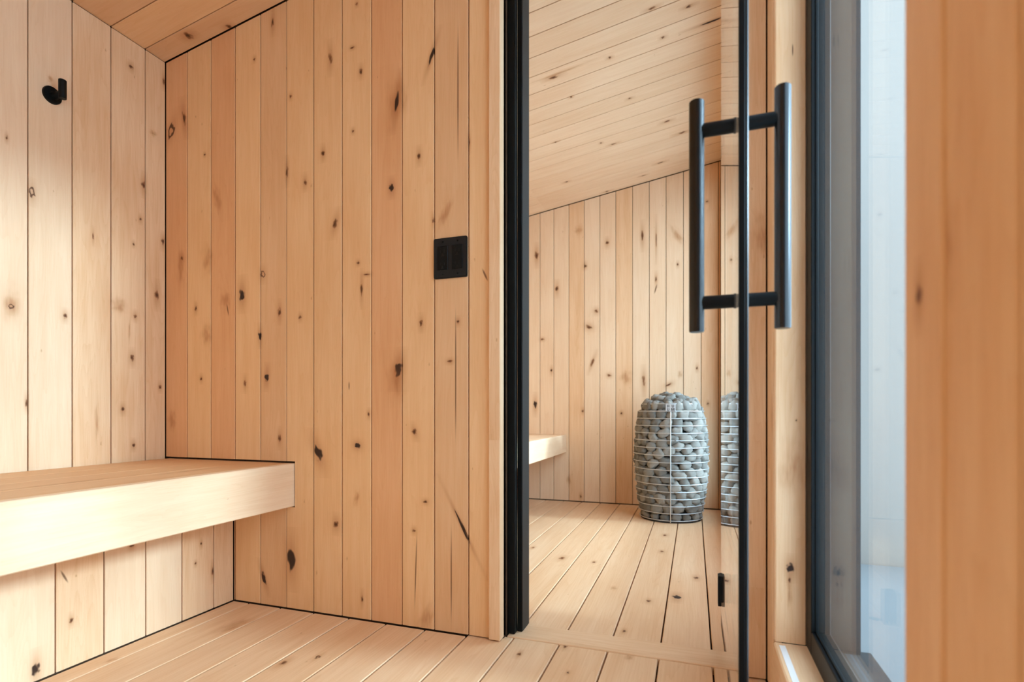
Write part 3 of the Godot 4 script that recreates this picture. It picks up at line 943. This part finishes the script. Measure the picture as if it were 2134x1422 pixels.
func build_outlet() -> void:
	var root := base("power_outlet", Vector3(-0.659, 1.078, ZP))
	tag(root, "square black double power outlet on the knotty partition", "outlet")
	var st := tool_()
	# a plate with rounded corners
	var o := PackedVector2Array()
	for k in 4:
		var c: Vector2 = [Vector2(1, 1), Vector2(-1, 1), Vector2(-1, -1), Vector2(1, -1)][k] * Vector2(0.0525 - 0.005, 0.058 - 0.005)
		for j in 6:
			var w := PI / 2 * (k + j / 5.0)
			o.append(c + Vector2(cos(w), sin(w)) * 0.005)
	var f := frame(Vector3(0, 0, 0.0045), Vector3.RIGHT, Vector3.UP, Vector3.BACK, 0, 0, 1, 1)
	var back := frame(Vector3(0, 0, 0.0065), Vector3.RIGHT, Vector3.UP, Vector3.BACK, 0, 0, 1, 1)
	st.append_from(cut_board(f, o, 0.0045), 0, Transform3D())
	var small := PackedVector2Array()
	for p in o:
		small.append(p * 0.96)
	st.append_from(cut_board(back, small, 0.002), 0, Transform3D())
	put(root, "plate", st.commit(), mats.black_soft)
	for s in [-1.0, 1.0]:
		var x: float = 0.0232 * s
		var insert := put(root, "socket", box(Vector3(x - 0.0165, -0.034, 0.006), Vector3(x + 0.0165, 0.034, 0.0085), 0.001), mats.black)
		for y in [-0.018, 0.018]:
			for d in [-0.006, 0.006]:
				put(insert, "slot", box(Vector3(x + d - 0.001, y - 0.003, 0.0083), Vector3(x + d + 0.001, y + 0.005, 0.0088), 0.0002), mats.pit)
			put(insert, "slot", bar(Vector3(x, y - 0.008, 0.0083), Vector3(x, y - 0.008, 0.0088), 0.0024, 0.0002, 14), mats.pit)
			put(insert, "highlight_edge", box(Vector3(x - 0.005, y - 0.0125, 0.0083), Vector3(x + 0.005, y - 0.0118, 0.0091), 0.0002), mats.steel_dark)
	for y in [-0.047, 0.047]:
		for s in [-1.0, 1.0]:
			put(root, "screw", bar(Vector3(0.0232 * s, y, 0.006), Vector3(0.0232 * s, y, 0.0078), 0.003, 0.0006, 18), mats.black)


const STOVE = Vector3(-0.131, 0, -3.295)
const RINGS = [0.180, 0.186, 0.192, 0.198, 0.2035, 0.209, 0.212, 0.2145, 0.216, 0.2165, 0.2155, 0.213, 0.209, 0.205, 0.199, 0.188, 0.165]
const RING_STEP = 0.0415

func stove_radius(y: float) -> float:
	var t := clampf((y - 0.014) / RING_STEP, 0.0, 15.999)
	return lerpf(RINGS[int(t)], RINGS[int(t) + 1], t - int(t))


func build_stove() -> void:
	var root := base("sauna_heater", STOVE)
	tag(root, "barrel-shaped sauna heater cage of pale wire rings packed with grey stones", "heater")
	for i in 17:
		var p := []
		for k in 72:
			var a := TAU * k / 72.0
			p.append(Vector3(cos(a) * RINGS[i], 0.014 + RING_STEP * i, sin(a) * RINGS[i]))
		put(root, "wire_ring", tube(p, [0.0024], 8, true), mats.wire)
	# upright straps: one faces the doorway
	var ahead := atan2(3.3, 0.118)
	for k in 3:
		var a := ahead + TAU / 3 * k
		var p := []
		for i in 17:
			p.append(Vector3(cos(a) * (RINGS[i] + 0.0035), 0.006 + RING_STEP * i * 1.006, sin(a) * (RINGS[i] + 0.0035)))
		put(root, "upright", tube(p, [0.003], 8), mats.wire)
	var st := tool_()
	add_tube(st, PackedVector3Array([Vector3(0, 0.001, 0), Vector3(0, 0.012, 0), Vector3(0, 0.03, 0)]), [0.174, 0.174, 0.12], 48)
	put(root, "base_pan", st.commit(), mats.charcoal)
	st = tool_()
	add_tube(st, PackedVector3Array([Vector3(0, 0.012, 0), Vector3(0, 0.06, 0), Vector3(0, 0.35, 0), Vector3(0, 0.56, 0), Vector3(0, 0.66, 0)]), [0.13, 0.142, 0.165, 0.15, 0.10], 40)
	put(root, "inner_core", st.commit(), mats.charcoal)
	# name plate at the top of the front strap
	var d := Vector3(cos(ahead), 0, sin(ahead))
	var plate := Node3D.new()
	plate.name = "badge"
	root.add_child(plate)
	plate.basis = Basis.looking_at(-d)
	plate.position = d * 0.194 + Vector3(0, 0.6555, 0)
	put(plate, "plate", box(Vector3(-0.0265, -0.0205, -0.001), Vector3(0.0265, 0.0205, 0.001), 0.0004), mats.wire)
	var font := SystemFont.new()
	font.font_names = PackedStringArray(["Droid Sans"])
	font.font_weight = 700
	for row in 2:
		for col in 2:
			var t := TextMesh.new()
			t.text = "HUUM"[row * 2 + col]
			t.font = font
			t.font_size = 24
			t.pixel_size = 0.00092
			t.depth = 0.0008
			var o := put(plate, "letter", t, mats.pit)
			o.position = Vector3(-0.0125 + 0.025 * col, 0.0095 - 0.019 * row, 0.0012)


func stone_mesh(seed_: int) -> ArrayMesh:
	var n := FastNoiseLite.new()
	n.seed = seed_
	n.frequency = 0.8
	n.fractal_octaves = 2
	var rows := 10
	var cols := 16
	var grid := []
	var squ := 2.3 + 0.9 * fposmod(seed_ * 0.37, 1.0)
	for i in rows + 1:
		var line := []
		var a := PI * i / rows
		for j in cols:
			var b := TAU * j / cols
			var d := Vector3(sin(a) * cos(b), cos(a), sin(a) * sin(b))
			var k := pow(pow(absf(d.x), squ) + pow(absf(d.y), squ) + pow(absf(d.z), squ), -1.0 / squ)
			var q := d * k * (1.0 + 0.30 * n.get_noise_3dv(d * 1.1))
			line.append(q)
		grid.append(line)
	var st := tool_()
	st.set_smooth_group(0)
	for i in rows:
		for j in cols:
			var l := (j + 1) % cols
			var q := [grid[i][j], grid[i][l], grid[i + 1][l], grid[i + 1][j]]
			var tris := [[0, 1, 2], [0, 2, 3]]
			if i == 0:
				tris = [[0, 2, 3]]
			elif i == rows - 1:
				tris = [[0, 1, 2]]
			for t in tris:
				var c: Vector3 = (q[t[1]] - q[t[0]]).cross(q[t[2]] - q[t[0]])
				var order: Array = t if c.dot(q[0] + q[2]) < 0.0 else [t[0], t[2], t[1]]
				for o in order:
					var v: Vector3 = q[o]
					if i == 0 and o < 2:
						v = grid[0][0]
					if i == rows - 1 and o > 1:
						v = grid[rows][0]
					st.set_uv(Vector2(v.x, v.y) * 0.4 + Vector2(v.z, v.z) * 0.23)
					st.add_vertex(v)
	st.index()
	st.generate_normals()
	return st.commit()


var stone_proto := []
var stones_made := 0

func stone(at: Vector3, half: Vector3, turn: Basis) -> void:
	var k := rng.randi_range(0, stone_proto.size() - 1)
	var o: MeshInstance3D = stone_proto[k].duplicate()
	o.name = numbered("sauna_stone")
	add_child(o, true)
	o.transform = Transform3D(turn * Basis.from_scale(half), STOVE + at)
	var low := at.y < 0.05
	if at.y > 0.668:
		tag(o, "rounded grey stone heaped loose on top of the wire heater cage", "stone", "grey stones heaped above the top ring")
	elif low:
		tag(o, "small grey stone in the shaded lowest course of the wire heater cage", "stone", "grey stones in the bottom course of the heater")
	else:
		tag(o, "rounded grey stone packed behind the wire rings of the heater cage", "stone", "grey stones packed inside the heater rings")
	stones_made += 1


func build_stones() -> void:
	rng.seed = 21
	for k in 12:
		var o := MeshInstance3D.new()
		o.mesh = stone_mesh(k * 7 + 2)
		o.material_override = mats["stone%d" % (k % 3)]
		stone_proto.append(o)
	# points scattered over the barrel and pushed apart, each then filled by one stone
	var n := 236
	var pts := []
	for k in n:
		pts.append(Vector2(rng.randf() * TAU, rng.randf_range(0.03, 0.665)))
	for turn in 45:
		var push := 0.022 * (1.0 - turn / 45.0) + 0.003
		for i in n:
			var d := Vector2.ZERO
			var p: Vector2 = pts[i]
			for j in n:
				var q: Vector2 = pts[j]
				var dy := p.y - q.y
				if i == j or absf(dy) > 0.075:
					continue
				var dx := wrapf(p.x - q.x, -PI, PI) * 0.185
				var l := sqrt(dx * dx + dy * dy * 1.15)
				if l < 0.075 and l > 0.0001:
					d += Vector2(dx, dy) / l * (1.0 - l / 0.075)
			pts[i] = Vector2(wrapf(p.x + d.x * push / 0.185, 0, TAU), clampf(p.y + d.y * push, 0.028, 0.664))
	for i in n:
		var p: Vector2 = pts[i]
		var near := []
		for j in n:
			if i != j:
				near.append(Vector2(wrapf(p.x - pts[j].x, -PI, PI) * 0.185, p.y - pts[j].y).length())
		near.sort()
		var size: float = clampf((near[0] + near[1] + near[2]) / 3.0, 0.036, 0.062) * 0.54
		if p.y < 0.045:
			size = minf(size, 0.024)
		var r := stove_radius(p.y) - 0.027 + rng.randf_range(-0.003, 0.003)
		var s := rng.randf_range(0.86, 1.2)
		var b := Basis(Vector3.UP, -p.x) * Basis(Vector3.RIGHT, rng.randf_range(-0.9, 0.9)) * Basis(Vector3.BACK, rng.randf_range(-0.25, 0.25))
		stone(Vector3(cos(p.x) * r, p.y, sin(p.x) * r), Vector3(rng.randf_range(0.021, 0.026), size / s, size * s * 1.06), b)
	# the heap on top
	for e in [[0.128, 0.687, 12], [0.082, 0.706, 8], [0.036, 0.724, 4], [0.0, 0.70, 1]]:
		for k in e[2]:
			var a: float = TAU * (k + rng.randf_range(-0.15, 0.15)) / e[2] + e[0] * 9.0
			var half := Vector3(rng.randf_range(0.024, 0.03), rng.randf_range(0.019, 0.026), rng.randf_range(0.026, 0.036))
			stone(Vector3(cos(a) * e[0], e[1] + rng.randf_range(-0.008, 0.008), sin(a) * e[0]), half, Basis(Vector3.UP, -a + rng.randf_range(-0.5, 0.5)) * Basis(Vector3.RIGHT, rng.randf_range(-0.4, 0.4)))
	for o in stone_proto:
		o.free()
